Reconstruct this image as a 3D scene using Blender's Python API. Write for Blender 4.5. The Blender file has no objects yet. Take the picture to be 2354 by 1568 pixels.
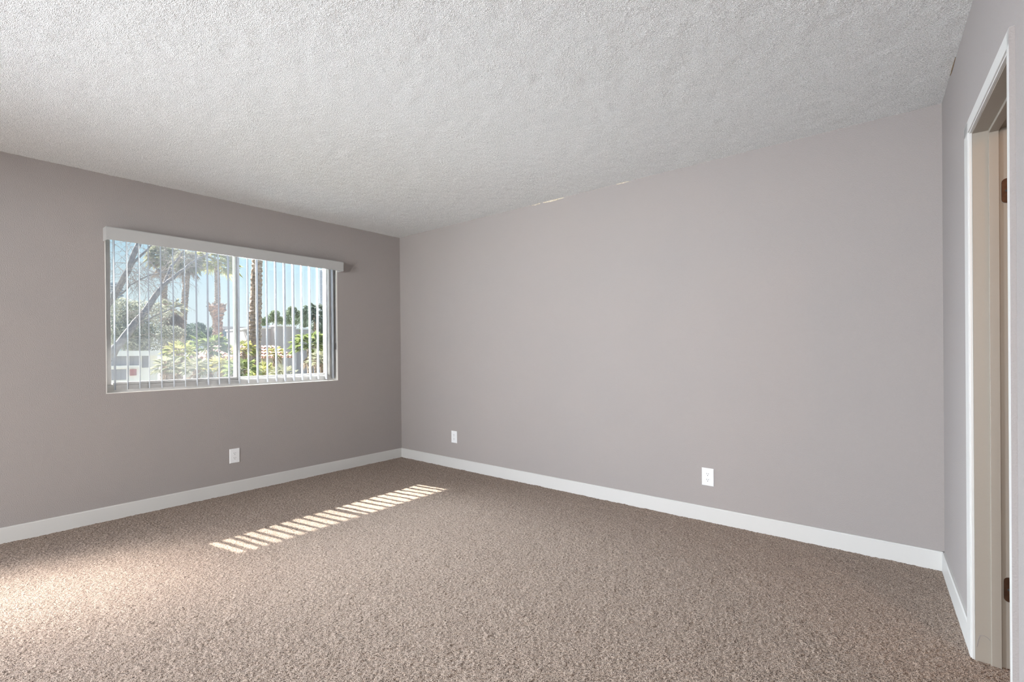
import bpy, bmesh, math, random
import numpy as np
from mathutils import Vector, Matrix

# ------------------------------------------------------------------ camera
F_PX, YAW, PITCH, ROLL = 1103.677, 2.2554165, -0.0027071, -0.0087658
CAM = Vector((4.346749, -3.362600, 1.168867))
SHIFT_Y_PX = -26.062
ROOM_L, WALL_SLANT = 4.506055, 0.0469977
H = 2.44
scene = bpy.context.scene
COL = scene.collection

fwd = Vector((math.cos(YAW) * math.cos(PITCH), math.sin(YAW) * math.cos(PITCH), math.sin(PITCH)))
r0 = Vector((math.sin(YAW), -math.cos(YAW), 0))
u0 = r0.cross(fwd)
right = r0 * math.cos(ROLL) + u0 * math.sin(ROLL)
up = u0 * math.cos(ROLL) - r0 * math.sin(ROLL)
cam_data = bpy.data.cameras.new('camera')
cam = bpy.data.objects.new('camera', cam_data)
COL.objects.link(cam)
m = Matrix.Identity(4)
for i in range(3):
    m[i][0], m[i][1], m[i][2], m[i][3] = right[i], up[i], -fwd[i], CAM[i]
cam.matrix_world = m
cam_data.sensor_width = 36.0
cam_data.sensor_fit = 'HORIZONTAL'
cam_data.lens = F_PX * 36.0 / 2354.0
cam_data.shift_y = -SHIFT_Y_PX / 2354.0   # optical axis sits 26 px below the frame centre
cam_data.clip_start = 0.02
cam_data.clip_end = 5000
scene.camera = cam

# ------------------------------------------------------------------ world, sun, exposure
scene.view_settings.view_transform = 'Standard'
scene.view_settings.look = 'None'
scene.view_settings.gamma = 1.0
scene.view_settings.exposure = 0.12
scene.view_settings.use_curve_mapping = False
world = bpy.data.worlds.new('sky')
scene.world = world
world.use_nodes = True
wn = world.node_tree.nodes
wl = world.node_tree.links
wn.clear()
w_out = wn.new('ShaderNodeOutputWorld')
w_bg = wn.new('ShaderNodeBackground')
w_tc = wn.new('ShaderNodeTexCoord')
w_sep = wn.new('ShaderNodeSeparateXYZ')
w_ramp = wn.new('ShaderNodeValToRGB')
w_ramp.color_ramp.elements[0].position = 0.0
w_ramp.color_ramp.elements[0].color = (0.93, 0.97, 1.0, 1)
w_ramp.color_ramp.elements[1].position = 1.0
w_ramp.color_ramp.elements[1].color = (0.16, 0.34, 0.75, 1)
e = w_ramp.color_ramp.elements.new(0.10); e.color = (0.80, 0.95, 1.0, 1)
e = w_ramp.color_ramp.elements.new(0.20); e.color = (0.50, 0.79, 0.98, 1)
w_bg.inputs['Strength'].default_value = 0.97
wl.new(w_tc.outputs['Generated'], w_sep.inputs[0])
wl.new(w_sep.outputs['Z'], w_ramp.inputs[0])
wl.new(w_ramp.outputs[0], w_bg.inputs['Color'])
wl.new(w_bg.outputs[0], w_out.inputs[0])


def lamp(name, kind, loc, direction, energy, color, **kw):
    d = bpy.data.lights.new(name, kind)
    d.energy = energy
    d.color = color
    for k, v in kw.items():
        setattr(d, k, v)
    o = bpy.data.objects.new(name, d)
    COL.objects.link(o)
    o.location = loc
    if direction is not None:
        o.rotation_euler = Vector(direction).to_track_quat('-Z', 'Z').to_euler()
    return o


SUN_DIR = Vector((0.980, 0.192, -0.853))
lamp('sun', 'SUN', (-20, -5, 20), SUN_DIR, 31.0, (1.0, 0.95, 0.88), angle=math.radians(0.5))
# daylight from the glazed patio door left of the photo, its low sheer part struck by the sun
lamp('patio_door_sun', 'AREA', (0.05, -3.66, 0.85), (0.62, 0.52, -0.62), 15.0, (1.0, 0.96, 0.90),
     shape='RECTANGLE', size=0.9, size_y=0.9, spread=math.radians(40))
# added fill lamp far behind the camera, brightening the whole room
lamp('rear_fill', 'AREA', (3.3, -7.8, 1.4), (-0.40, 1, 0.0), 365.0, (0.96, 0.98, 1.0),
     shape='RECTANGLE', size=2.4, size_y=1.8)
lamp('rear_ceiling_fill', 'AREA', (2.9, -7.4, 0.3), (-0.16, 1, 0.33), 15.0, (0.96, 0.99, 1.0),  # unseen fill lamp aimed upward to lift the ceiling
     shape='RECTANGLE', size=2.4, size_y=0.3, spread=math.radians(48))
lamp('side_fill', 'AREA', (0.06, -4.9, 0.85), (1, 0.85, -0.22), 125.0, (0.80, 0.88, 1.0),  # added fill lamp out of view, brightening the right and long walls
     shape='RECTANGLE', size=1.7, size_y=1.4, spread=math.radians(105))
# added lamp hidden under the eave, boosting the skylight through the window
lamp('window_fill', 'AREA', (-1.2, -1.05, 2.42), (1, -0.15, -0.55), 760.0, (0.84, 0.92, 1.0),
     shape='RECTANGLE', size=2.2, size_y=0.5)
# warm bulb in the room beyond the doorway
lamp('bathroom_bulb', 'POINT', (5.35, -1.95, 2.15), None, 15.0, (1.0, 0.52, 0.24), shadow_soft_size=0.12)


# ------------------------------------------------------------------ materials
def new_mat(name):
    mt = bpy.data.materials.new(name)
    mt.use_nodes = True
    return mt, mt.node_tree.nodes, mt.node_tree.links, mt.node_tree.nodes['Principled BSDF']


def rgb(r, g, b):
    def f(c):
        c /= 255.0
        return c / 12.92 if c <= 0.04045 else ((c + 0.055) / 1.055) ** 2.4
    return (f(r), f(g), f(b), 1)


def simple(name, color, rough=0.5, vary=0.0, scale=8.0, bump=0.0, bump_scale=200.0, dist=0.001, metal=0.0, spec=0.5,
           transl=0.0, color2=None, stretch=None, ramp=(0.35, 0.65)):
    mt, n, l, b = new_mat(name)
    b.inputs['Base Color'].default_value = color
    b.inputs['Roughness'].default_value = rough
    b.inputs['Metallic'].default_value = metal
    b.inputs['Specular IOR Level'].default_value = spec
    tc = n.new('ShaderNodeTexCoord')
    src = tc.outputs['Object']
    if stretch:
        mp = n.new('ShaderNodeMapping')
        mp.inputs['Scale'].default_value = stretch
        l.new(src, mp.inputs[0])
        src = mp.outputs[0]
    if vary or color2:
        nz = n.new('ShaderNodeTexNoise')
        nz.inputs['Scale'].default_value = scale
        nz.inputs['Detail'].default_value = 5
        l.new(src, nz.inputs['Vector'])
        rp = n.new('ShaderNodeValToRGB')
        c1 = color
        c2 = color2 or tuple(min(1, c * (1 - vary)) for c in color[:3]) + (1,)
        rp.color_ramp.elements[0].position = ramp[0]
        rp.color_ramp.elements[1].position = ramp[1]
        rp.color_ramp.elements[0].color = c2
        rp.color_ramp.elements[1].color = c1
        l.new(nz.outputs['Fac'], rp.inputs[0])
        l.new(rp.outputs[0], b.inputs['Base Color'])
    if bump:
        nb = n.new('ShaderNodeTexNoise')
        nb.inputs['Scale'].default_value = bump_scale
        nb.inputs['Detail'].default_value = 3
        l.new(src, nb.inputs['Vector'])
        bp = n.new('ShaderNodeBump')
        bp.inputs['Strength'].default_value = bump
        bp.inputs['Distance'].default_value = dist
        l.new(nb.outputs['Fac'], bp.inputs['Height'])
        l.new(bp.outputs[0], b.inputs['Normal'])
    if transl:
        tr = n.new('ShaderNodeBsdfTranslucent')
        mx = n.new('ShaderNodeMixShader')
        mx.inputs[0].default_value = transl
        if b.inputs['Base Color'].is_linked:
            l.new(b.inputs['Base Color'].links[0].from_socket, tr.inputs[0])
        else:
            tr.inputs[0].default_value = color
        l.new(b.outputs[0], mx.inputs[1])
        l.new(tr.outputs[0], mx.inputs[2])
        l.new(mx.outputs[0], n['Material Output'].inputs[0])
    return mt


M_wall = simple('taupe_paint', (0.352, 0.322, 0.308, 1), 0.75, bump=0.8, bump_scale=190, dist=0.003, spec=0.25,
                color2=(0.345, 0.318, 0.306, 1), scale=2.5)
M_white = simple('white_trim_paint', (0.60, 0.595, 0.575, 1), 0.42, bump=0.15, bump_scale=60, dist=0.001)
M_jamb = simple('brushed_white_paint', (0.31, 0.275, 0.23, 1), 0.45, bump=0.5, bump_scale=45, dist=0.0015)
M_vinyl = simple('window_vinyl', (0.74, 0.72, 0.69, 1), 0.4, vary=0.06, scale=30)
M_reveal = simple('reveal_paint', (0.88, 0.86, 0.82, 1), 0.6, bump=0.3, bump_scale=120, dist=0.001)
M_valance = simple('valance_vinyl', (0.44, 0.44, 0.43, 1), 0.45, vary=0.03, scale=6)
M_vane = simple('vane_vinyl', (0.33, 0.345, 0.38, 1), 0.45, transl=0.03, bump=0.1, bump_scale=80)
M_plastic = simple('outlet_plastic', (0.80, 0.81, 0.82, 1), 0.3, vary=0.02, scale=40)
M_dark = simple('dark_slot', (0.03, 0.03, 0.03, 1), 0.6)
M_wand = simple('smoky_wand', (0.06, 0.06, 0.065, 1), 0.25)
M_bronze = simple('bronze_hinge', (0.10, 0.05, 0.028, 1), 0.38, metal=0.7, vary=0.3, scale=60)
M_stucco = simple('stucco', (0.55, 0.52, 0.47, 1), 0.9, vary=0.1, scale=3, bump=0.4, bump_scale=60, dist=0.01)

# ceiling texture
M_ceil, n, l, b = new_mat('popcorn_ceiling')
b.inputs['Base Color'].default_value = (0.875, 0.90, 0.905, 1)
b.inputs['Roughness'].default_value = 0.95
b.inputs['Specular IOR Level'].default_value = 0.1
tc = n.new('ShaderNodeTexCoord')
vz = n.new('ShaderNodeTexNoise')
vz.inputs['Scale'].default_value = 300
vz.inputs['Detail'].default_value = 1.0
l.new(tc.outputs['Object'], vz.inputs['Vector'])
bp = n.new('ShaderNodeBump')
bp.inputs['Strength'].default_value = 0.85
bp.inputs['Distance'].default_value = 0.010
l.new(vz.outputs['Fac'], bp.inputs['Height'])
l.new(bp.outputs[0], b.inputs['Normal'])
pit_shade = n.new('ShaderNodeTexNoise')          # shade of the rough texture's pits, put into the colour
pit_shade.inputs['Scale'].default_value = 230
pit_shade.inputs['Detail'].default_value = 1.5
l.new(tc.outputs['Object'], pit_shade.inputs['Vector'])
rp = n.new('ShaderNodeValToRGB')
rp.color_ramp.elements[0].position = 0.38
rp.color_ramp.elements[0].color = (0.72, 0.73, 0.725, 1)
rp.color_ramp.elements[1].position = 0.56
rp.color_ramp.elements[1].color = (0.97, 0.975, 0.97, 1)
l.new(pit_shade.outputs['Fac'], rp.inputs[0])
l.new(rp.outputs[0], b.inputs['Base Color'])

# carpet: dark specks among tan tones, scattered by noise
M_carpet, n, l, b = new_mat('frieze_carpet')
b.inputs['Roughness'].default_value = 1.0
b.inputs['Specular IOR Level'].default_value = 0.0
b.inputs['Sheen Weight'].default_value = 0.15
tc = n.new('ShaderNodeTexCoord')
nz = n.new('ShaderNodeTexNoise')
nz.inputs['Scale'].default_value = 300
nz.inputs['Detail'].default_value = 1.5
nz.inputs['Roughness'].default_value = 0.5
nz.inputs['Distortion'].default_value = 0.6
l.new(tc.outputs['Object'], nz.inputs['Vector'])
rp = n.new('ShaderNodeValToRGB')
cr = rp.color_ramp
cr.elements[0].position = 0.36
cr.elements[0].color = (0.035, 0.020, 0.015, 1)
cr.elements[1].position = 0.68
cr.elements[1].color = (0.52, 0.42, 0.34, 1)
e = cr.elements.new(0.44); e.color = (0.165, 0.113, 0.085, 1)
e = cr.elements.new(0.50); e.color = (0.33, 0.25, 0.198, 1)
l.new(nz.outputs['Fac'], rp.inputs[0])
l.new(rp.outputs[0], b.inputs['Base Color'])
bn = n.new('ShaderNodeTexNoise')
bn.inputs['Scale'].default_value = 330
bn.inputs['Detail'].default_value = 2
l.new(tc.outputs['Object'], bn.inputs['Vector'])
bp = n.new('ShaderNodeBump')
bp.inputs['Strength'].default_value = 0.8
bp.inputs['Distance'].default_value = 0.004
l.new(bn.outputs['Fac'], bp.inputs['Height'])
l.new(bp.outputs[0], b.inputs['Normal'])

# window glass: clear, faintly reflecting
M_glass = bpy.data.materials.new('window_glass')
M_glass.use_nodes = True
n, l = M_glass.node_tree.nodes, M_glass.node_tree.links
n.remove(n['Principled BSDF'])
tr = n.new('ShaderNodeBsdfTransparent'); tr.inputs[0].default_value = (0.97, 0.985, 0.98, 1)
gl = n.new('ShaderNodeBsdfGlossy'); gl.inputs['Roughness'].default_value = 0.0
fr = n.new('ShaderNodeFresnel'); fr.inputs[0].default_value = 1.45
mx = n.new('ShaderNodeMixShader')
l.new(fr.outputs[0], mx.inputs[0]); l.new(tr.outputs[0], mx.inputs[1]); l.new(gl.outputs[0], mx.inputs[2])
l.new(mx.outputs[0], n['Material Output'].inputs[0])

# insect screen: mesh too fine to resolve, partly see-through
M_screen = bpy.data.materials.new('insect_screen_mesh')
M_screen.use_nodes = True
n, l = M_screen.node_tree.nodes, M_screen.node_tree.links
n.remove(n['Principled BSDF'])
tr = n.new('ShaderNodeBsdfTransparent')
df = n.new('ShaderNodeBsdfDiffuse'); df.inputs[0].default_value = (0.08, 0.082, 0.09, 1)
tl = n.new('ShaderNodeBsdfTranslucent'); tl.inputs[0].default_value = (0.10, 0.104, 0.115, 1)
m1 = n.new('ShaderNodeMixShader'); m1.inputs[0].default_value = 0.6
m2 = n.new('ShaderNodeMixShader'); m2.inputs[0].default_value = 0.24
l.new(df.outputs[0], m1.inputs[1]); l.new(tl.outputs[0], m1.inputs[2])
l.new(tr.outputs[0], m2.inputs[1]); l.new(m1.outputs[0], m2.inputs[2])
l.new(m2.outputs[0], n['Material Output'].inputs[0])

# outdoors
M_bark = simple('grey_bark', (0.25, 0.235, 0.25, 1), 0.9, vary=0.35, scale=14, bump=0.8, bump_scale=40, dist=0.01)
M_twig = simple('twig_bark', (0.38, 0.33, 0.31, 1), 0.9, vary=0.2, scale=20)
M_palmbark = simple('palm_bark', (0.46, 0.34, 0.28, 1), 0.95, color2=(0.20, 0.15, 0.125, 1), scale=7,
                    bump=0.9, bump_scale=25, dist=0.03, stretch=(1, 1, 2.2))
M_boot = simple('palm_boots', (0.46, 0.36, 0.29, 1), 0.95, color2=(0.22, 0.17, 0.14, 1), scale=9)
M_frond = simple('green_frond', (0.26, 0.31, 0.12, 1), 0.55, color2=(0.15, 0.19, 0.08, 1), scale=2.0, transl=0.45)
M_frondy = simple('yellow_green_frond', (0.47, 0.43, 0.17, 1), 0.55, color2=(0.28, 0.31, 0.12, 1), scale=2.5, transl=0.5)
M_frondg = simple('grey_green_frond', (0.46, 0.46, 0.33, 1), 0.6, color2=(0.30, 0.30, 0.22, 1), scale=1.0, transl=0.35)
M_frondd = simple('dry_frond', (0.48, 0.39, 0.31, 1), 0.8, color2=(0.32, 0.25, 0.20, 1), scale=1.5, transl=0.25)
M_olive = simple('olive_leaf', (0.40, 0.41, 0.33, 1), 0.7, color2=(0.22, 0.23, 0.19, 1), scale=2.0, transl=0.3)
M_pine = simple('pine_needles', (0.27, 0.33, 0.21, 1), 0.8, color2=(0.15, 0.19, 0.13, 1), scale=0.8, transl=0.25)
M_farleaf = simple('far_tree_leaf', (0.27, 0.32, 0.25, 1), 0.8, color2=(0.16, 0.20, 0.18, 1), scale=0.5, transl=0.2)
M_lilac = simple('lilac_stucco', (0.50, 0.455, 0.49, 1), 0.9, color2=(0.43, 0.39, 0.425, 1), scale=0.4)
M_bluebldg = simple('blue_grey_roofing', (0.22, 0.27, 0.36, 1), 0.8, vary=0.2, scale=0.3)
M_whiteb = simple('white_stucco', (0.88, 0.86, 0.87, 1), 0.85, vary=0.08, scale=1)
M_pane = simple('dim_window_pane', (0.25, 0.25, 0.30, 1), 0.25, vary=0.3, scale=0.7)
M_red = simple('faded_red_panel', (0.42, 0.13, 0.13, 1), 0.6, color2=(0.30, 0.10, 0.11, 1), scale=6)
M_ground = simple('dry_ground', (0.30, 0.27, 0.22, 1), 0.95, color2=(0.16, 0.19, 0.10, 1), scale=0.15)
M_tower = simple('tower_concrete', (0.62, 0.64, 0.72, 1), 0.8, vary=0.05, scale=0.02)
M_towerglass = simple('tower_glass_band', (0.24, 0.28, 0.38, 1), 0.3, vary=0.2, scale=0.02)
M_tile = simple('clay_tile', (0.62, 0.36, 0.27, 1), 0.8, color2=(0.45, 0.25, 0.20, 1), scale=5)


# ------------------------------------------------------------------ helpers
class MB:
    def __init__(s):
        s.v, s.f = [], []

    def add(s, v, f):
        k = len(s.v)
        s.v += [tuple(p) for p in v]
        s.f += [tuple(i + k for i in q) for q in f]
        return s

    def box(s, a, b_, fn=None):
        x0, y0, z0 = a
        x1, y1, z1 = b_
        P = [(x, y, z) for x in (x0, x1) for y in (y0, y1) for z in (z0, z1)]
        if fn:
            P = [fn(*p) for p in P]
        return s.add(P, [(0, 1, 3, 2), (4, 6, 7, 5), (0, 4, 5, 1), (2, 3, 7, 6), (0, 2, 6, 4), (1, 5, 7, 3)])

    def prism(s, prof, fn, t0, t1):
        """prof: closed list of (a,b); fn(t,a,b) -> point"""
        k = len(prof)
        P = [fn(t0, *p) for p in prof] + [fn(t1, *p) for p in prof]
        F = [(i, (i + 1) % k, k + (i + 1) % k, k + i) for i in range(k)]
        F += [tuple(range(k))[::-1], tuple(range(k, 2 * k))]
        return s.add(P, F)

    def tube(s, pts, rads, seg=6, jag=0.0, rnd=None):
        pts = [Vector(p) for p in pts]
        P, F = [], []
        for i, p in enumerate(pts):
            d = (pts[min(i + 1, len(pts) - 1)] - pts[max(i - 1, 0)]).normalized()
            a = d.cross(Vector((0.13, 0.97, 0.21))).normalized()
            c = d.cross(a)
            for k in range(seg):
                t = 2 * math.pi * k / seg
                r = rads[i] * (1 + (rnd.uniform(-jag, jag) if jag else 0))
                P.append(p + a * (r * math.cos(t)) + c * (r * math.sin(t)))
        for i in range(len(pts) - 1):
            for k in range(seg):
                F.append((i * seg + k, i * seg + (k + 1) % seg, (i + 1) * seg + (k + 1) % seg, (i + 1) * seg + k))
        F.append(tuple(range(seg))[::-1])
        F.append(tuple(range((len(pts) - 1) * seg, len(pts) * seg)))
        return s.add(P, F)

    def build(s, name, mat, parent=None, smooth=False, bevel=0.0, origin=None):
        me = bpy.data.meshes.new(name)
        o_ = Vector(origin) if origin is not None else Vector((0, 0, 0))
        me.from_pydata([tuple(Vector(p) - o_) for p in s.v], [], s.f)
        bm = bmesh.new()
        bm.from_mesh(me)
        if len(s.f) < 60000:
            bmesh.ops.recalc_face_normals(bm, faces=bm.faces)
        bm.to_mesh(me)
        bm.free()
        me.materials.append(mat)
        if smooth:
            me.polygons.foreach_set('use_smooth', [True] * len(me.polygons))
        o = bpy.data.objects.new(name, me)
        COL.objects.link(o)
        o.location = o_
        if parent is not None:
            o.parent = parent
            o.matrix_parent_inverse = Matrix.Identity(4)
            o.location = o_ - parent_world(parent)
        if bevel:
            md = o.modifiers.new('bevel', 'BEVEL')
            md.width = bevel
            md.segments = 2
            md.limit_method = 'ANGLE'
        return o


PW = {}


def parent_world(o):
    p = Vector(o.location)
    while o.parent:
        o = o.parent
        p += Vector(o.location)
    return p


def empty(name, loc):
    o = bpy.data.objects.new(name, None)
    COL.objects.link(o)
    o.location = loc
    o.empty_display_size = 0.1
    return o


def tag(o, label=None, cat=None, group=None, kind=None):
    if label: o['label'] = label
    if cat: o['category'] = cat
    if group: o['group'] = group
    if kind: o['kind'] = kind
    return o


def S(o, label):
    return tag(o, label, None, None, 'structure')


def RW(t, o, z):
    """right wall frame: t metres from the far corner towards the camera, o metres behind the wall face"""
    k = math.hypot(1, WALL_SLANT)
    return (ROOM_L + (WALL_SLANT * t + o) / k, (-t + WALL_SLANT * o) / k, z)


def noise2(nx, ny, seed, passes=1):
    r = np.random.default_rng(seed).standard_normal((nx, ny))
    for _ in range(passes):
        r = (np.roll(r, 1, 0) + np.roll(r, -1, 0) + 2 * r) / 4
        r = (np.roll(r, 1, 1) + np.roll(r, -1, 1) + 2 * r) / 4
    return r / r.std()


def field(name, x0, x1, y0, y1, step, hfun, mat, coarse, flip=False):
    """dense textured sheet plus coarse quads for the part of the room out of view"""
    nx, ny = int((x1 - x0) / step) + 1, int((y1 - y0) / step) + 1
    X, Y = np.meshgrid(np.linspace(x0, x1, nx), np.linspace(y0, y1, ny), indexing='ij')
    Z = hfun(nx, ny)
    co = np.stack([X, Y, Z], -1).reshape(-1, 3)
    idx = np.arange(nx * ny).reshape(nx, ny)
    q = np.stack([idx[:-1, :-1], idx[1:, :-1], idx[1:, 1:], idx[:-1, 1:]], -1).reshape(-1, 4)
    if flip:
        q = q[:, ::-1]
    base = len(co)
    cv, cq = [], []
    for (a, c, d, f, z) in coarse:
        k = base + len(cv)
        cv += [(a, d, z), (c, d, z), (c, f, z), (a, f, z)]
        cq.append([k, k + 1, k + 2, k + 3] if not flip else [k + 3, k + 2, k + 1, k])
    if cv:
        co = np.vstack([co, np.array(cv)])
        q = np.vstack([q, np.array(cq)])
    me = bpy.data.meshes.new(name)
    me.vertices.add(len(co))
    me.vertices.foreach_set('co', co.astype(np.float32).ravel())
    me.loops.add(q.size)
    me.loops.foreach_set('vertex_index', q.astype(np.int32).ravel())
    me.polygons.add(len(q))
    me.polygons.foreach_set('loop_start', np.arange(0, q.size, 4, dtype=np.int32))
    me.polygons.foreach_set('use_smooth', np.ones(len(q), dtype=bool))
    me.update(calc_edges=True)
    me.materials.append(mat)
    o = bpy.data.objects.new(name, me)
    COL.objects.link(o)
    return o


# ------------------------------------------------------------------ room shell
def carpet_h(nx, ny):
    h = noise2(nx, ny, 3, 1) * 0.0010 + noise2(nx, ny, 4, 60) * 0.0007
    return np.clip(h, -0.008, 0.008)


def ceil_h(nx, ny):
    h = -np.abs(noise2(nx, ny, 7, 0)) * 0.0011 + noise2(nx, ny, 8, 40) * 0.0006
    return H + np.clip(h, -0.008, 0.002)


floor = field('floor', 0.0, 4.86, -3.45, 0.0, 0.0036, carpet_h, M_carpet,
              [(-0.0, 6.6, -8.0, -3.45, -0.002), (4.86, 6.6, -3.45, 0.0, -0.002)])
S(floor, 'brown and beige speckled cut pile carpet over the whole floor')
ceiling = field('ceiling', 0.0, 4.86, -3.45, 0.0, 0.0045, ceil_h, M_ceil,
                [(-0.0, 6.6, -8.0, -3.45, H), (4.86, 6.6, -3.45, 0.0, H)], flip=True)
S(ceiling, 'white ceiling with rough popcorn texture')
S(MB().box((-0.3, -8.2, H + 0.02), (6.8, 0.3, H + 0.2)).build('ceiling_slab', M_stucco), 'roof slab above the ceiling')

WY0, WY1, WZ0, WZ1 = -2.554, -0.769, 0.893, 2.065   # window opening
w = MB()
w.box((-0.15, -8.0, -0.02), (0, 0.15, WZ0))
w.box((-0.15, -8.0, WZ1), (0, 0.15, H + 0.02))
w.box((-0.15, -8.0, WZ0), (0, WY0, WZ1))
w.box((-0.15, WY1, WZ0), (0, 0.15, WZ1))
S(w.build('wall_left', M_wall), 'taupe textured wall that holds the window')
S(MB().box((0, 0, -0.02), (6.6, 0.15, H + 0.02)).build('wall_back', M_wall), 'long plain taupe wall with two outlets')
DT0, DT1, DH = 0.885, 1.504, 1.967                 # door opening along the right wall
w = MB()
w.box((0, 0, -0.02), (DT0, 0.12, H + 0.02), RW)
w.box((DT1, 0, -0.02), (8.0, 0.12, H + 0.02), RW)
w.box((DT0, 0, DH), (DT1, 0.12, H + 0.02), RW)
S(w.build('wall_right', M_wall), 'taupe wall with the white door opening')
S(MB().box((0.0, -4.55, 2.08), (6.6, -4.40, H + 0.02)).build('light_blocker', M_wall), 'added beam behind the camera that keeps light off the ceiling')  # unseen beam added to shade the ceiling from the rear fill
S(MB().box((-0.15, -8.15, -0.02), (6.6, -8.0, H + 0.02)).build('wall_front', M_wall), 'wall behind the camera')
S(MB().box((6.6, -8.0, -0.02), (6.72, 0.15, H + 0.02)).build('wall_beyond', M_reveal), 'wall of the room beyond the doorway')


def bare_patch(wall, fn, pts, mat):
    b_ = MB()
    k = len(pts)
    b_.add([fn(a, -0.0002, z) for a, z in pts] + [fn(a, 0.0016, z) for a, z in pts],
           [tuple(range(k, 2 * k)), tuple(range(k))[::-1]] + [(i, (i + 1) % k, k + (i + 1) % k, k + i) for i in range(k)])
    b_.build('bare_patch', mat, wall)


M_bare = simple('bare_plaster', (0.72, 0.68, 0.58, 1), 0.9, color2=(0.50, 0.42, 0.30, 1), scale=60)
M_gap = simple('brown_gap', (0.30, 0.19, 0.08, 1), 0.9, color2=(0.08, 0.05, 0.03, 1), scale=90)
prnd = random.Random(3)
for xa, xb, hh in ((1.84, 1.93, .007), (1.96, 2.17, .012), (2.65, 2.75, .004)):
    n_ = 8
    low = [(xa + (xb - xa) * q / n_, H - 0.004 - hh * (0.25 + prnd.random() * .75) * math.sin(math.pi * (q + .5) / (n_ + 1))) for q in range(n_ + 1)]
    bare_patch(bpy.data.objects['wall_back'], lambda a, d, z: (a, -d, z), low + [(xb, H + .004), (xa, H + .004)], M_bare)
bare_patch(bpy.data.objects['wall_right'], lambda a, d, z: RW(a, -d, z),
           [(.30, H + .004), (.33, H - .006), (.37, H - .011), (.42, H - .009), (.47, H - .005), (.52, H + .004)], M_gap)


def base_prof(h=0.100, d=0.012):
    return [(0, -0.012), (d, -0.012), (d, h - 0.006), (d - 0.004, h), (0, h)]


def baseboard(name, fn, t0, t1, label):
    b_ = MB()
    b_.prism(base_prof(), fn, t0, t1)
    return S(b_.build(name, M_white), label)


baseboard('baseboard_left', lambda t, a, z: (a, -t, z), 0.0, 8.0, 'white baseboard under the window')
baseboard('baseboard_back', lambda t, a, z: (t, -a, z), 0.0, ROOM_L, 'white baseboard along the long wall')
baseboard('baseboard_right', lambda t, a, z: RW(t, -a, z), 0.0, 0.803, 'white baseboard between the corner and the door casing')

# ---- door opening
d1 = MB()
CT = 0.012
JT0, JT1 = DT0 + 0.004, DT1 - 0.004
# casing: left leg, head, right leg, with a stepped inner bead
d1.box((0.803, -CT, -0.01), (DT0 - 0.006, 0, DH + 0.048), RW)
d1.box((DT0 - 0.006, -CT + 0.004, -0.01), (DT0, 0, DH + 0.006), RW)
d1.box((0.803, -CT, DH + 0.006), (1.538, 0, DH + 0.050), RW)
d1.box((DT0 - 0.006, -CT + 0.004, DH), (DT1 + 0.006, 0, DH + 0.006), RW)
d1.box((DT1 + 0.006, -CT, -0.01), (1.538, 0, DH + 0.048), RW)
d1.box((DT1, -CT + 0.004, -0.01), (DT1 + 0.006, 0, DH + 0.006), RW)
door = S(d1.build('door_1', M_white, bevel=0.0012), 'white painted door casing around the opening in the right wall')
pe = MB()
pe.box((1.538, -CT, -0.01), (1.5386, 0.0, DH + 0.049), RW)
tag(pe.build('painted_edge', M_wall, door), 'casing edge brushed over with wall paint')
j = MB()
j.box((DT0, 0, -0.01), (JT0, 0.13, DH), RW)
j.box((DT1 - 0.004, 0, -0.01), (DT1, 0.13, DH), RW)
j.box((JT0, 0, DH - 0.004), (JT1, 0.13, DH), RW)
j.build('jamb', M_jamb, door)
st = MB()
st.box((JT0, 0.042, -0.01), (JT0 + 0.012, 0.069, DH - 0.004), RW)
st.box((JT1 - 0.012, 0.042, -0.01), (JT1, 0.069, DH - 0.004), RW)
st.box((JT0 + 0.012, 0.042, DH - 0.016), (JT1 - 0.012, 0.069, DH - 0.004), RW)
st.build('door_stop', M_jamb, door, bevel=0.0012)
cr_ = MB()
cr_.tube([RW(JT0 + 0.0006, o_, z_) for o_, z_ in ((.004, .050), (.007, .066), (.009, .082), (.013, .096), (.024, .099), (.034, .094), (.040, .086))],
         [0.0006] * 7, 5)
tag(cr_.build('paint_crack', M_bark, door), 'thin crack in the jamb paint near the floor')
# hinge leaves on the jamb
for zc in (1.733, 0.288):
    hg = MB()
    hw, hh, rr = 0.034, 0.089, 0.014
    pts = []
    for cx_, cz_, a0 in ((hw - 0.0005, hh / 2, 0), (rr, hh / 2 - rr, math.pi / 2), (rr, -hh / 2 + rr, math.pi), (hw - 0.0005, -hh / 2, 0)):
        if a0 == 0:
            pts.append((cx_, cz_))
        else:
            for k in range(5):
                a = a0 + k * math.pi / 8
                pts.append((cx_ + rr * math.cos(a), cz_ + rr * math.sin(a)))
    hg.prism(pts, lambda t, a, c: RW(JT0 + t, 0.076 + a, zc + c), -0.001, 0.0025)
    ho = hg.build('hinge', M_bronze, door)
    for dz, da in ((0.030, 0.024), (0.0, 0.013), (-0.030, 0.024)):
        sc_ = MB()
        sc_.prism([(0.0042 * math.cos(q * math.pi / 4), 0.0042 * math.sin(q * math.pi / 4)) for q in range(8)],
                  lambda t, a, c: RW(JT0 + t, 0.076 + da + a, zc + dz + c), 0.002, 0.0036)
        sc_.build('screw', M_dark, ho)

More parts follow.
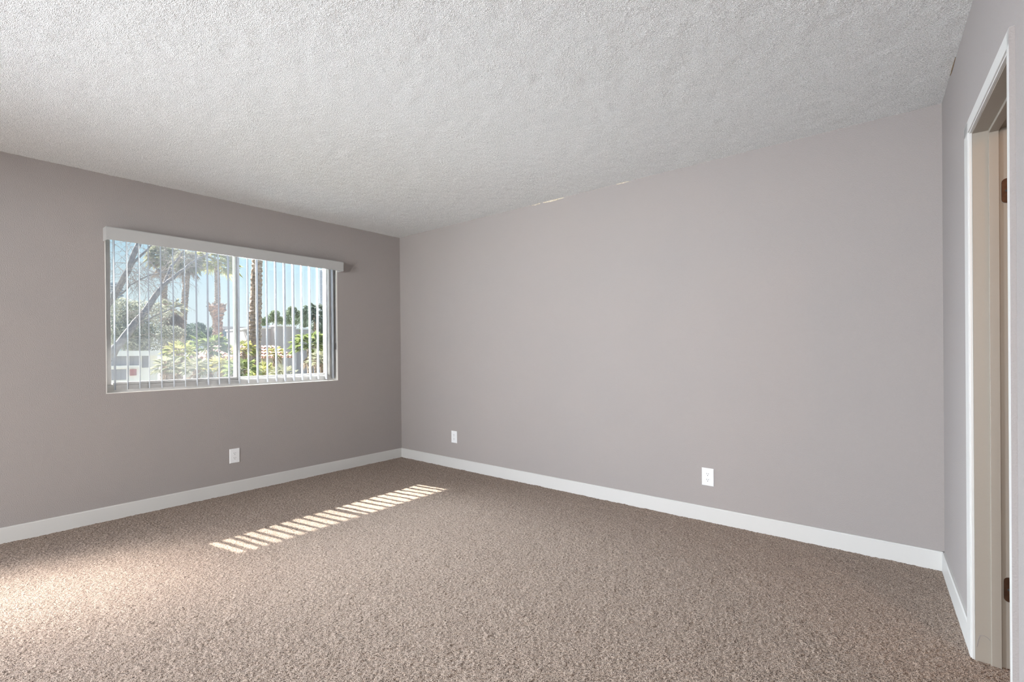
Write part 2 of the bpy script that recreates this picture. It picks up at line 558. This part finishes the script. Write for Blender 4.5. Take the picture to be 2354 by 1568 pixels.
# ---- window
FX0, FX1 = -0.145, -0.075
w1 = MB()
rv = 0.004
w1.box((FX1, WY0, WZ0 - 0.0), (0.001, WY1, WZ0 + rv))
w1.box((FX1, WY1 - rv, WZ0 + rv), (0.001, WY1, WZ1))
w1.box((FX1, WY0, WZ0 + rv), (0.001, WY0 + rv, WZ1))
w1.box((FX1, WY0, WZ1 - rv), (0.001, WY1, WZ1))
win = S(w1.build('window_1', M_reveal), 'sliding window set in a white painted recess')
fr_ = MB()
fr_.box((FX0, WY0, WZ0), (FX1, WY1, WZ0 + 0.052))
fr_.box((FX0 + 0.02, WY0, WZ0 + 0.052), (FX1 - 0.012, WY1, WZ0 + 0.060))
fr_.box((FX0, WY0, WZ1 - 0.030), (FX1, WY1, WZ1))
fr_.box((FX0, WY0, WZ0 + 0.052), (FX1, WY0 + 0.024, WZ1 - 0.030))
fr_.box((FX0, WY1 - 0.046, WZ0 + 0.052), (FX1, WY1, WZ1 - 0.030))
frame = fr_.build('window_frame', M_vinyl, win, bevel=0.002)
MY = -1.655
s1 = MB()   # sliding sash on the left, fixed one on the right
for (a, c, x0, x1) in ((WY0 + 0.024, MY + 0.016, -0.107, -0.083), (MY - 0.018, WY1 - 0.046, -0.138, -0.114)):
    z0, z1 = WZ0 + 0.056, WZ1 - 0.030
    s1 = MB()
    s1.box((x0, a, z0), (x1, a + 0.022, z1))
    s1.box((x0, c - 0.030, z0), (x1, c, z1))
    s1.box((x0, a + 0.030, z0), (x1, c - 0.030, z0 + 0.018))
    s1.box((x0, a + 0.030, z1 - 0.018), (x1, c - 0.030, z1))
    so = s1.build('sash', M_vinyl, win, bevel=0.0015)
    xm = (x0 + x1) / 2
    MB().box((xm - 0.002, a + 0.018, z0 + 0.012), (xm + 0.002, c - 0.026, z1 - 0.012)).build('pane', M_glass, so)
scr = MB()
z0, z1 = WZ0 + 0.056, WZ1 - 0.030
a, c = WY0 + 0.024, MY
scr.add([(-0.150, a, z0), (-0.150, c, z0), (-0.150, c, z1), (-0.150, a, z1)], [(0, 1, 2, 3)])
scr.build('insect_screen', M_screen, win)
sf = MB()
for q in (((-0.156, a, z0), (-0.146, a + 0.012, z1)), ((-0.156, c - 0.012, z0), (-0.146, c, z1)),
          ((-0.156, a, z0 - 0.004), (-0.146, c, z0 + 0.012)), ((-0.156, a, z1 - 0.012), (-0.146, c, z1))):
    sf.box(*q)
sf.build('screen_frame', M_vinyl, win)

# ---- outdoors of our own building: roof overhang that cuts the sun patch
ev = MB()
ev.box((-1.655, -5.4, 2.60), (-0.15, 1.2, 2.78))
S(ev.build('roof_eave', M_stucco), 'roof overhang above the window outside')

# ------------------------------------------------------------------ vertical blind
random.seed(5)
bl = empty('vertical_blind', (0.05, -1.66, 0.905))
tag(bl, 'white vertical blind with narrow open vanes and a deep valance hanging over the window', 'blind')
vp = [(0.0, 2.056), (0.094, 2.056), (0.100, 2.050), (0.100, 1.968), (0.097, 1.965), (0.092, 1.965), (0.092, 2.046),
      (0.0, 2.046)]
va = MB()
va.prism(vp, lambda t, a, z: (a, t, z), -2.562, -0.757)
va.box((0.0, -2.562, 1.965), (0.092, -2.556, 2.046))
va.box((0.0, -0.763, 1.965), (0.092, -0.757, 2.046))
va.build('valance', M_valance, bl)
hr = MB()
hr.box((-0.064, -2.53, 2.002), (-0.024, -0.79, 2.034))
hr.build('headrail', M_vinyl, bl, bevel=0.002)
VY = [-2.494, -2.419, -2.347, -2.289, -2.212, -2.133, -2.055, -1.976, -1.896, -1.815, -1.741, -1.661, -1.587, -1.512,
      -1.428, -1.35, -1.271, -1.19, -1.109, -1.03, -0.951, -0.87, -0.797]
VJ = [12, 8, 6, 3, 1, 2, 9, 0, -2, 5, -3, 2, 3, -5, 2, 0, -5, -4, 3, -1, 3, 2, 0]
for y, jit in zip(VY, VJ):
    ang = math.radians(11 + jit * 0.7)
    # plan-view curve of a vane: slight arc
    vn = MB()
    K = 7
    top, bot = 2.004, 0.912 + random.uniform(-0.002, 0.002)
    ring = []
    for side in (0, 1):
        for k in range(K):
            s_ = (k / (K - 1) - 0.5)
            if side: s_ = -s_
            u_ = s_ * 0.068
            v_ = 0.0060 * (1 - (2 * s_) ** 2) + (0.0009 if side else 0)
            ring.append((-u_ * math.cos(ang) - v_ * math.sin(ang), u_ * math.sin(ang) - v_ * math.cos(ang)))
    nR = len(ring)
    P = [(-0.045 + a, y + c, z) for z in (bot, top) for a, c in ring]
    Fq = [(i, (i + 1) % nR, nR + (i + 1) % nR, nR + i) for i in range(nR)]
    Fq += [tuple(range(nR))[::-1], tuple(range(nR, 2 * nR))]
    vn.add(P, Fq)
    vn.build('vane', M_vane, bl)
wd = MB()
wd.tube([(-0.002, -0.790, 2.004), (-0.002, -0.790, 1.26)], [0.0028, 0.0028], 8)
wd.tube([(-0.002, -0.790, 1.26), (-0.002, -0.790, 1.20)], [0.0045, 0.0045], 8)
wd.build('wand', M_wand, bl)


# ------------------------------------------------------------------ outlets
def outlet(c, fn, label):
    """fn(u, d, z): u along the wall, d out of the wall"""
    root = empty('wall_outlet', fn(0, 0, c[2]))
    tag(root, label, 'outlet', 'white duplex outlets low on the walls')
    pl = MB()
    w_, h_ = 0.0395, 0.0595
    ring = []
    for (d_, ins) in ((0.0, 0.0), (0.003, 0.0), (0.0062, 0.004)):
        ring.append([(-w_ + ins, d_, -h_ + ins), (w_ - ins, d_, -h_ + ins), (w_ - ins, d_, h_ - ins), (-w_ + ins, d_, h_ - ins)])
    P = [fn(p[0], p[1], c[2] + p[2]) for r_ in ring for p in r_]
    Fq = []
    for i in range(2):
        for k in range(4):
            Fq.append((i * 4 + k, i * 4 + (k + 1) % 4, (i + 1) * 4 + (k + 1) % 4, (i + 1) * 4 + k))
    Fq += [(0, 3, 2, 1), (8, 9, 10, 11)]
    pl.add(P, Fq)
    pl.build('cover_plate', M_plastic, root)
    for s_ in (1, -1):
        z = c[2] + s_ * 0.0195
        rc = MB()
        pf = []
        for k in range(24):
            a = 2 * math.pi * k / 24
            pf.append((0.0172 * math.cos(a), max(-0.0138, min(0.0138, 0.0172 * math.sin(a)))))
        rc.prism(pf, lambda t, a, b2: fn(a, t, z + b2), 0.004, 0.0078)
        ro = rc.build('receptacle', M_plastic, root)
        for (u_, ww, hh_) in ((-0.0063, 0.0012, 0.0042), (0.0063, 0.0012, 0.0034)):
            sl = MB()
            sl.prism([(u_ - ww, 0.0035 - hh_), (u_ + ww, 0.0035 - hh_), (u_ + ww, 0.0035 + hh_), (u_ - ww, 0.0035 + hh_)],
                     lambda t, a, b2: fn(a, t, z + b2), 0.007, 0.0081)
            sl.build('slot', M_dark, ro)
        gh = MB()
        gh.prism([(0.0026 * math.cos(q * math.pi / 6), -0.0078 + 0.0026 * math.sin(q * math.pi / 6)) for q in range(12)],
                 lambda t, a, b2: fn(a, t, z + b2), 0.007, 0.0081)
        gh.build('ground_hole', M_dark, ro)
    sw = MB()
    sw.prism([(0.0022 * math.cos(q * math.pi / 5), 0.0022 * math.sin(q * math.pi / 5)) for q in range(10)],
             lambda t, a, b2: fn(a, t, c[2] + b2), 0.005, 0.0072)
    sw.build('screw', M_vinyl, root)
    return root


outlet((0, -1.724, 0.313), lambda u, d, z: (d, -1.724 + u, z), 'white duplex outlet under the window')
outlet((0.845, 0, 0.312), lambda u, d, z: (0.845 + u, -d, z), 'white duplex outlet on the long wall near the far corner')
outlet((3.311, 0, 0.302), lambda u, d, z: (3.311 + u, -d, z), 'white duplex outlet on the long wall towards the door')


# ------------------------------------------------------------------ outdoors
def at(px, py, X):
    """point of the view outside seen at photo pixel (px, py), X metres in front of the window wall"""
    d = fwd + right * ((px - 1177) / F_PX) + up * ((784 - SHIFT_Y_PX - py) / F_PX)
    return CAM + d * ((X - CAM.x) / d.x)


GZ = -3.2
S(MB().box((-900, -300, GZ - 0.3), (-0.16, 900, GZ)).build('ground', M_ground), 'ground outside the building')


def bez(p, q, sag, k=8):
    p, q = Vector(p), Vector(q)
    return [p.lerp(q, i / k) + Vector((0, 0, sag * 4 * (i / k) * (1 - i / k))) for i in range(k + 1)]


# bare tree
rnd = random.Random(11)
T0 = at(262, 812, -7.0)
bt = empty('bare_tree', (T0.x, T0.y - 0.9, GZ))
tag(bt, 'bare leafless tree with grey leaning limbs and drooping twigs outside the left panes', 'tree')


def limb(pix, w0, w1, X, name='branch', mat=M_bark):
    pts = [at(px, py, X + dx) for px, py, dx in pix]
    fine = []
    for i in range(len(pts) - 1):
        for k in range(4):
            p = pts[i].lerp(pts[i + 1], k / 4)
            fine.append(p + Vector((rnd.uniform(-.012, .012), rnd.uniform(-.012, .012), rnd.uniform(-.012, .012))))
    fine.append(pts[-1])
    N = len(fine)
    b_ = MB()
    b_.tube(fine, [w0 + (w1 - w0) * i / (N - 1) for i in range(N)], 8, 0.08, rnd)
    b_.build(name, mat, bt, smooth=True)
    return fine


tr_pts = [Vector((T0.x, T0.y - 0.9, GZ)), Vector((T0.x, T0.y - 0.75, -1.0)), Vector((T0.x, T0.y - 0.45, 0.4)), T0 + Vector((0, -0.1, -0.1))]
b_ = MB(); b_.tube(tr_pts, [0.16, 0.13, 0.11, 0.08], 10, 0.06, rnd); b_.build('trunk', M_bark, bt, smooth=True)
b_ = MB(); b_.tube([tr_pts[1], tr_pts[1] + Vector((0, -.2, 1.6)), at(235, 720, -7.3)], [0.12, 0.09, 0.06], 10, 0.06, rnd)
b_.build('trunk', M_bark, bt, smooth=True)
L1 = limb([(255, 818, 0), (300, 755, 0.1), (345, 700, 0), (372, 660, 0)], 0.075, 0.045, -7.0)
L2 = limb([(372, 660, 0), (405, 632, 0), (440, 605, .2), (480, 580, .3)], 0.038, 0.012, -7.0)
L3 = limb([(372, 662, 0), (392, 615, -.2), (408, 596, -.3), (428, 570, -.3)], 0.030, 0.012, -7.0)
L4 = limb([(235, 720, -.3), (270, 668, 0), (300, 605, .2), (322, 552, .2), (330, 520, .2)], 0.060, 0.036, -7.0)
L5 = limb([(285, 640, 0), (310, 600, .3), (345, 566, .3), (370, 545, .3)], 0.026, 0.012, -7.0)
L6 = limb([(300, 755, 0), (330, 740, .2), (380, 715, .4), (420, 700, .5)], 0.020, 0.006, -7.0)
L7 = limb([(262, 690, 0), (300, 655, .2), (345, 632, .4), (400, 622, .5)], 0.016, 0.005, -7.0)
L8 = limb([(345, 600, 0), (366, 625, 0), (372, 655, 0)], 0.012, 0.014, -7.0)
tw = MB()


def twig(p, d, ln, r, depth):
    pts = [p]
    q = Vector(p)
    dd = Vector(d)
    n_ = 6
    for i in range(n_):
        q = q + dd * (ln / n_)
        dd = (dd + Vector((rnd.uniform(-.2, .2), rnd.uniform(-.22, .22), rnd.uniform(-.30, .06)))).normalized()
        pts.append(Vector(q))
    tw.tube(pts, [r * (1 - 0.75 * i / n_) for i in range(n_ + 1)], 4)
    if depth > 0:
        for i in range(1, n_ + 1):
            if rnd.random() < 0.75:
                d2 = (dd + Vector((rnd.uniform(-.6, .6), rnd.uniform(-.9, .9), rnd.uniform(-.8, .5)))).normalized()
                twig(pts[i], d2, ln * rnd.uniform(0.35, 0.65), r * 0.55, depth - 1)


for L_, k_, sc in ((L1, 9, 0.45), (L2, 20, 0.55), (L3, 16, 0.5), (L4, 18, 0.55), (L5, 14, 0.45), (L6, 14, 0.4), (L7, 16, 0.45), (L8, 6, .4)):
    for _ in range(k_):
        p = rnd.choice(L_[1:])
        twig(p, Vector((rnd.uniform(-.5, .5), rnd.uniform(-.7, 1.0), rnd.uniform(-.3, 1.0))).normalized(), sc * rnd.uniform(.6, 1.2), 0.0055, 2)
tag(tw.build('twigs', M_twig, bt), 'thin drooping twigs', None, None, 'stuff')


def fan_leaf(mb, base, d, ln, spread, rnd, seg=16, droop=0.25):
    """one fan frond: stalk plus pleated blades"""
    d = Vector(d).normalized()
    tip = base + d * ln * 0.5
    mb.tube([base, base + d * ln * 0.28 + Vector((0, 0, 0.01)), tip], [ln * .014, ln * .012, ln * .010], 4)
    side = d.cross(Vector((0, 0, 1)))
    if side.length < 0.1: side = d.cross(Vector((0, 1, 0)))
    side.normalize()
    side = (side + Vector((rnd.uniform(-.4, .4), rnd.uniform(-.4, .4), rnd.uniform(-.3, .3)))).normalized()
    nrm = d.cross(side).normalized()
    for k in range(seg):
        a = spread * (k / (seg - 1) - 0.5) * 2
        dd = (d * math.cos(a) + side * math.sin(a)).normalized()
        l_ = ln * (0.62 - 0.14 * abs(a) / spread) * rnd.uniform(.88, 1.1)
        ww = l_ * 0.042
        pr = dd.cross(nrm).normalized() * ww
        e1 = tip + dd * l_ * 0.6 + Vector((0, 0, -droop * l_ * .10))
        e2 = tip + dd * l_ + Vector((0, 0, -droop * l_ * rnd.uniform(.3, .9)))
        q = nrm * (ww * 0.35 * (1 if k % 2 else -1))
        mb.add([tip, e1 + pr + q, e2, e1 - pr - q], [(0, 1, 2), (0, 2, 3)])


def fan_crown(mb, c, R, n_, rnd, zmin=-0.2, zmax=1.0, droop=0.3, seg=14):
    for i in range(n_):
        a = 2 * math.pi * (i * 0.381966 * 1.0) + rnd.uniform(-.25, .25)
        z = zmin + (zmax - zmin) * ((i + rnd.random()) / n_)
        h_ = math.sqrt(max(0.02, 1 - min(1, abs(z)) ** 2))
        fan_leaf(mb, c, Vector((math.cos(a) * h_, math.sin(a) * h_, z)), R, 1.15, rnd, seg, droop)


def palm(name_, base, top, r0_, r1_, R, nf, fmat, label, cat, seed, group=None, ragged=0.10, zmin=-.3, droop=.4, skirt=0,
         bulge=None, crown=True, seg=14):
    rd = random.Random(seed)
    base, top = Vector(base), Vector(top)
    root = empty(name_, base)
    tag(root, label, cat, group)
    t_ = MB()
    K = max(10, int((top - base).length / 0.10))
    pts, rs = [], []
    for i in range(K + 1):
        f = i / K
        p = base.lerp(top, f)
        pts.append(p)
        r_ = r0_ + (r1_ - r0_) * f
        if bulge:
            r_ *= 1 + bulge[0] * math.exp(-((f - bulge[1]) / bulge[2]) ** 2)
        rs.append(r_ * (1 + (0.06 if i % 2 else -0.06)))
    t_.tube(pts, rs, 12, ragged, rd)
    t_.build('trunk', M_palmbark, root)
    bt_ = MB()
    for i in range(int(K * 3.2)):
        f = rd.uniform(0.35, 1.0)
        if bulge: f = rd.uniform(0.8, 1.0)
        p = base.lerp(top, f)
        r_ = (r0_ + (r1_ - r0_) * f) * (1 + (bulge[0] * math.exp(-((f - bulge[1]) / bulge[2]) ** 2) if bulge else 0))
        a = rd.uniform(0, 2 * math.pi)
        o_ = Vector((math.cos(a), math.sin(a), 0))
        s_ = Vector((-math.sin(a), math.cos(a), 0))
        h2 = r_ * rd.uniform(.25, .55)
        bt_.add([p + o_ * r_ * .9 + s_ * h2 * .4, p + o_ * r_ * .9 - s_ * h2 * .4, p + o_ * (r_ * 1.0 + h2 * .45) + Vector((0, 0, h2 * 1.1)),
                 p + o_ * r_ * .85 + Vector((0, 0, -h2 * .5))], [(0, 1, 2), (1, 3, 2), (3, 0, 2), (0, 3, 1)])
    tag(bt_.build('frond_boots', M_boot, root), 'cut frond stubs on the trunk', None, None, 'stuff')
    if crown:
        c_ = MB()
        fan_crown(c_, top, R, nf, rd, zmin, 0.95, droop, seg)
        c_.build('crown', fmat, root)
    if skirt:
        k_ = MB()
        for i in range(skirt):
            a = rd.uniform(0, 2 * math.pi)
            z = rd.uniform(-.95, -.35)
            h_ = math.sqrt(1 - z * z)
            fan_leaf(k_, top - Vector((0, 0, rd.uniform(0, R * .8))), Vector((math.cos(a) * h_, math.sin(a) * h_, z)), R * .8, .9, rd, 9, .8)
        tag(k_.build('dead_frond_skirt', M_frondd, root), 'hanging dry fronds', None, None, 'stuff')
    return root


def base_of(px, X, py=812):
    p = at(px, py, X)
    return Vector((p.x, p.y, GZ))


# tall leaning trunk right of the mullion (its crown is above the valance)
pb = base_of(573, -17)
pt = at(594, 520, -17)
palm('palm_tree', pb, pt, 0.34, 0.17, 1.5, 26, M_frondg, 'thick palm trunk right of the mullion, its crown hidden by the valance', 'palm tree', 21,
     ragged=.12, seg=10)
# tall palm with yellow-green crown
palm('palm_tree', base_of(503, -40), at(499, 606, -40), 0.30, 0.19, 1.75, 34, M_frondy,
     'tall slim palm with a yellow green crown just left of the mullion', 'palm tree', 22, zmin=-.45, droop=.5, ragged=.06)
# topped palm stump
palm('palm_stump', base_of(503, -22), at(499, 700, -22), 0.20, 0.22, 0.3, 0, M_frondd,
     'shorter topped palm trunk with a ragged flared head in front of the yellow crowned palm', 'palm stump', 23, bulge=(0.75, 0.985, 0.055),
     crown=False, ragged=.25)
palm('palm_tree', base_of(374, -36), at(378, 590, -36), 0.22, 0.18, 1.15, 46, M_frondg,
     'tall shaggy palm behind the bare tree, left one of two grey green crowns', 'palm tree', 24, zmin=-.7, droop=.7, skirt=14)
palm('palm_tree', base_of(400, -30), at(432, 600, -30), 0.22, 0.17, 0.85, 40, M_frondg,
     'tall shaggy palm behind the bare tree, right one of two grey green crowns', 'palm tree', 25, zmin=-.8, droop=.8, skirt=20)
palm('palm_tree', base_of(392, -24), at(394, 712, -24), 0.26, 0.22, 0.75, 12, M_frondg,
     'short palm wrapped in a brown skirt of dead fronds below the tall grey green crowns', 'palm tree', 26, zmin=-.2, droop=.7, skirt=90)
palm('palm_tree', base_of(728, -26), at(726, 722, -26), 0.16, 0.13, 1.05, 24, M_farleaf,
     'dark feathery palm at the right end of the window', 'palm tree', 27, zmin=-.5, droop=1.2)

FP = [  # px, py, X, R, material, fronds, label
    (482, 800, -12, .62, M_frond, 26, 'large bright green fan palm in front of the topped palm trunk'),
    (412, 812, -11, .42, M_frondy, 18, 'yellow green fan palm left of the large bright green one'),
    (388, 845, -10.4, .40, M_frondg, 20, 'grey green fan palm beside the white building'),
    (452, 848, -8.6, .36, M_frondg, 18, 'dull fan palm low between the white building and the tiled roof'),
    (507, 846, -9.7, .42, M_frondy, 20, 'yellow green fan palm low at the left foot of the mullion'),
    (562, 805, -14, .45, M_frondy, 18, 'yellow green fan palm between the mullion and the thick trunk'),
    (556, 852, -8.4, .44, M_frond, 20, 'green fan palm low at the right foot of the mullion'),
    (606, 858, -9.4, .40, M_frondy, 18, 'yellowish fan palm low at the foot of the thick trunk'),
    (633, 812, -14, .36, M_frondy, 16, 'small yellow green fan palm in front of the lilac building'),
    (650, 866, -7.8, .38, M_frondg, 18, 'dull fan palm low under the tile roof end'),
    (712, 796, -10, .62, M_frond, 30, 'dark green fan palm with arching fronds at the right end of the window'),
    (742, 830, -8.4, .45, M_frondg, 22, 'grey green fan palm lowest in the right corner of the window')]
for i, (px, py, X, R, mt, nf, lab) in enumerate(FP):
    c = at(px, py, X)
    palm('fan_palm', (c.x, c.y, GZ), (c.x, c.y, c.z), 0.09, 0.08, R, nf, mt, lab, 'palm', 60 + i, group='low fan palms in the garden', zmin=-.35,
         droop=.45, skirt=6, ragged=.1)


def leafcloud(mb, c, R, n_, size, rd, squash=(1, 1, .8), shell=.55):
    for _ in range(n_):
        while True:
            v = Vector((rd.uniform(-1, 1), rd.uniform(-1, 1), rd.uniform(-1, 1)))
            if shell < v.length < 1: break
        p = c + Vector((v.x * R * squash[0], v.y * R * squash[1], v.z * R * squash[2]))
        a = Vector((rd.uniform(-1, 1), rd.uniform(-1, 1), rd.uniform(-1, 1))).normalized()
        b2 = a.cross(Vector((rd.uniform(-1, 1), rd.uniform(-1, 1), rd.uniform(-1, 1)))).normalized()
        s_ = size * rd.uniform(.6, 1.4)
        mb.add([p - a * s_, p + b2 * s_ * .35, p + a * s_, p - b2 * s_ * .35], [(0, 1, 2, 3)])


def tree(px, X, blobs, mat, size, label, name='tree', nper=700, seed=1, group=None, trunk_r=.2, shell=.4, cat='tree'):
    rd = random.Random(seed)
    bs = base_of(px, X)
    root = empty(name, bs)
    tag(root, label, cat, group)
    sc_ = (abs(X) + 4.35) / 1345.0
    cm = MB()
    tm = MB()
    cs = []
    for (bx, by, br) in blobs:
        c = at(bx, by, X + rd.uniform(-1, 1) * br * sc_ * .6)
        cs.append(c)
        leafcloud(cm, c, br * sc_, nper, size, rd, shell=shell)
    topc = sum(cs, Vector()) / len(cs)
    fork = Vector((bs.x, bs.y, GZ + (topc.z - GZ) * .45))
    tm.tube([bs, fork], [trunk_r, trunk_r * .8], 8)
    for c in cs:
        tm.tube([fork, fork.lerp(c, .5) + Vector((0, 0, .1)), c], [trunk_r * .5, trunk_r * .3, trunk_r * .12], 5)
    tm.build('trunk', M_bark, root)
    cm.build('foliage', mat, root)
    return root


tree(330, -20, [(280, 715, 38), (300, 760, 45), (340, 725, 45), (345, 775, 45), (270, 770, 35), (395, 770, 30), (310, 790, 30)], M_olive, .06,
     'broad grey green bushy tree behind the bare tree', name='bushy_tree', nper=1500, seed=31, shell=.2)
tree(432, -34, [(415, 772, 26), (440, 762, 24), (458, 752, 14), (465, 770, 22), (430, 790, 25), (490, 765, 18), (480, 785, 22)], M_farleaf, .10,
     'dark low tree clump left of the topped palm trunk', name='bushy_tree', nper=700, seed=32, shell=.2)
tree(610, -46, [(604, 742, 16), (620, 733, 13), (632, 722, 13), (640, 736, 15)], M_pine, .10,
     'dark pine behind the lilac building, the lower one', name='pine_tree', nper=700, seed=33, group='pines behind the lilac building', shell=.2)
tree(672, -52, [(654, 738, 16), (663, 722, 15), (672, 712, 12), (684, 722, 14), (694, 732, 13), (702, 745, 12), (676, 738, 16)], M_pine, .10,
     'dark pine behind the lilac building, the higher one', name='pine_tree', nper=700, seed=34, group='pines behind the lilac building', shell=.2)
tree(740, -30, [(728, 752, 16), (742, 765, 20), (722, 775, 14), (752, 745, 18)], M_farleaf, .09,
     'dark green tree at the far right of the view', name='bushy_tree', nper=800, seed=35, shell=.2)
for i, (px, py, r_) in enumerate([(300, 790, 24), (530, 772, 14), (552, 778, 13), (575, 772, 14), (515, 780, 12), (600, 775, 14)]):
    tree(px, -78 - 4.5 * i, [(px, py, r_), (px + r_ * .8, py + 4, r_ * .8)], M_farleaf, .18, 'small dark treetop on the horizon, %s' % (
        ['under the bare limb', 'just left of the mullion', 'just right of the mullion', 'behind the thick trunk', 'beside the topped palm trunk',
         'left of the lilac building'][i]), name='distant_tree', nper=350, seed=40 + i, group='treetops on the horizon', trunk_r=.25, shell=.2)


# buildings
def block(mb, px0, px1, pyt, X, depth, zb=GZ, h=None):
    a, c = at(px0, pyt, X), at(px1, pyt, X)
    mb.box((X - depth, a.y, zb), (X, c.y, h if h is not None else a.z))
    return a, c


# lilac building
lb = empty('lilac_building', base_of(650, -32))
tag(lb, 'flat roofed lilac stucco building below the pines', 'building')
b_ = MB()
a_, c_ = block(b_, 596, 640, 755, -32, 6)
block(b_, 636, 680, 750, -31, 7)
block(b_, 676, 790, 757, -34, 6)
b_.build('walls', M_lilac, lb)
b_ = MB()
for (p0, p1, py, X, dp) in ((595, 641, 755, -32, 6.2), (635, 681, 750, -31, 7.2), (675, 791, 757, -34, 6.2)):
    a_, c_ = at(p0, py, X), at(p1, py, X)
    b_.box((X - dp, a_.y, a_.z), (X + .1, c_.y, a_.z + .10))
b_.build('parapet_cap', M_whiteb, lb)
for (p0, p1, y0_, y1_) in ((690, 700, 775, 800), (716, 726, 768, 800)):
    a_, c_ = at(p0, y0_, -33.9), at(p1, y1_, -33.9)
    MB().box((-34.0, a_.y, c_.z), (-33.9, c_.y, a_.z)).build('window', M_pane, lb)

# blue-grey low building in the distance
bb = empty('blue_building', base_of(540, -60))
tag(bb, 'distant low blue grey building seen on both sides of the mullion', 'building')
b_ = MB(); block(b_, 505, 582, 757, -60, 10); b_.build('walls', M_bluebldg, bb)
b_ = MB(); a_, c_ = at(503, 757, -60), at(584, 757, -60)
b_.box((-71, a_.y, a_.z), (-59.6, c_.y, a_.z + .35)); b_.build('roof', M_lilac, bb)

# tiled house
th = empty('tiled_house', base_of(560, -17.9))
tag(th, 'low house with pale walls and a clay tile roof behind the fan palms', 'house')
X = -17.9
eL, eR = at(452, 826, X), at(672, 822, X)
rL, rR = at(486, 797, X - 1.6), at(640, 797, X - 1.6)
ez, rz = eL.z, rL.z
b_ = MB(); b_.box((X - 3, eL.y + .3, GZ), (X - .35, eR.y - .3, ez)); b_.build('walls', M_stucco, th)
b_ = MB()
fpts = [(X, eL.y, ez), (X, eR.y, ez), (X - 3.2, eR.y, ez), (X - 3.2, eL.y, ez)]
b_.add(fpts + [(X - 1.6, rL.y, rz), (X - 1.6, rR.y, rz)], [(0, 1, 5, 4), (2, 3, 4, 5), (1, 2, 5), (3, 0, 4), (3, 2, 1, 0)])
yy = eL.y
k = 0
while yy < eR.y:   # barrel tile rows running up the slope
    f = 0 if rL.y <= yy <= rR.y else (((rL.y - yy) / (rL.y - eL.y)) if yy < rL.y else ((yy - rR.y) / (eR.y - rR.y)))
    p0 = Vector((X, yy, ez + .02)); p1 = Vector((X - 1.6 * (1 - f), yy, ez + (rz - ez) * (1 - f) + .02))
    N = max(1, int((p1 - p0).length / .35))
    for q in range(N):
        s0, s1 = p0.lerp(p1, q / N), p0.lerp(p1, (q + 1) / N)
        b_.tube([s0 + Vector((0, 0, .03)), s1], [.075, .055], 6)
    yy += .17
b_.build('tiled_roof', M_tile, th)

# white flat building lower left
wb = empty('white_building', base_of(310, -13))
tag(wb, 'white flat roofed building with dim windows at the lower left of the view', 'building')
X = -13
a_, c_ = at(225, 811, X), at(362, 811, X)
b_ = MB(); b_.box((X - 4, a_.y, GZ), (X, c_.y, a_.z - .10)); b_.build('walls', M_whiteb, wb)
b_ = MB(); b_.box((X - 4.1, a_.y - .1, a_.z - .10), (X + .12, c_.y + .05, a_.z + .05)); b_.build('roof_edge', M_whiteb, wb)
for (p0, p1) in ((240, 291), (297, 321), (326, 343)):
    q0, q1 = at(p0, 818, X), at(p1, 840 if p0 < 320 else 845, X)
    MB().box((X - .05, q0.y, q1.z), (X + .01, q1.y, q0.z)).build('window', M_pane, wb)
q0, q1 = at(225, 842, X), at(323, 845, X)
MB().box((X, q0.y, q1.z), (X + .08, q1.y, q0.z)).build('window_ledge', M_whiteb, wb)
q0, q1 = at(240, 850, X), at(290, 873, X)
MB().box((X - .03, q0.y, q1.z), (X + .012, q1.y, q0.z)).build('window', M_pane, wb)
q0, q1 = at(298, 849, X), at(313, 863, X)
tag(MB().box((X, q0.y, q1.z), (X + .05, q1.y, q0.z)).build('wall_panel', M_red, wb), 'faded red panel on the white wall')


# hotel towers on the horizon
def tower(px0, px1, pyt, X, pitch_px, label, lean=0):
    a_, c_ = at(px0, pyt, X), at(px1, pyt, X)
    root = empty('hotel_tower', ((X - 20), (a_.y + c_.y) / 2, GZ))
    tag(root, label, 'tower')
    b_ = MB(); b_.box((X - 40, a_.y, GZ), (X, c_.y, a_.z)); b_.build('walls', M_tower, root)
    sc_ = (abs(X) + 4.35) / 1345.0
    z = a_.z - pitch_px * sc_ * .6
    b_ = MB()
    while z > 12:
        b_.box((X - 39, a_.y - .8, z - pitch_px * sc_ * .42), (X + .8, c_.y + .5, z))
        z -= pitch_px * sc_
    b_.build('glass_bands', M_towerglass, root)


tower(254, 282, 648, -500, 6.0, 'distant striped tower seen through the bare tree at the left edge of the window')
tower(771, 800, 612, -560, 4.2, 'distant striped tower at the right edge of the window')
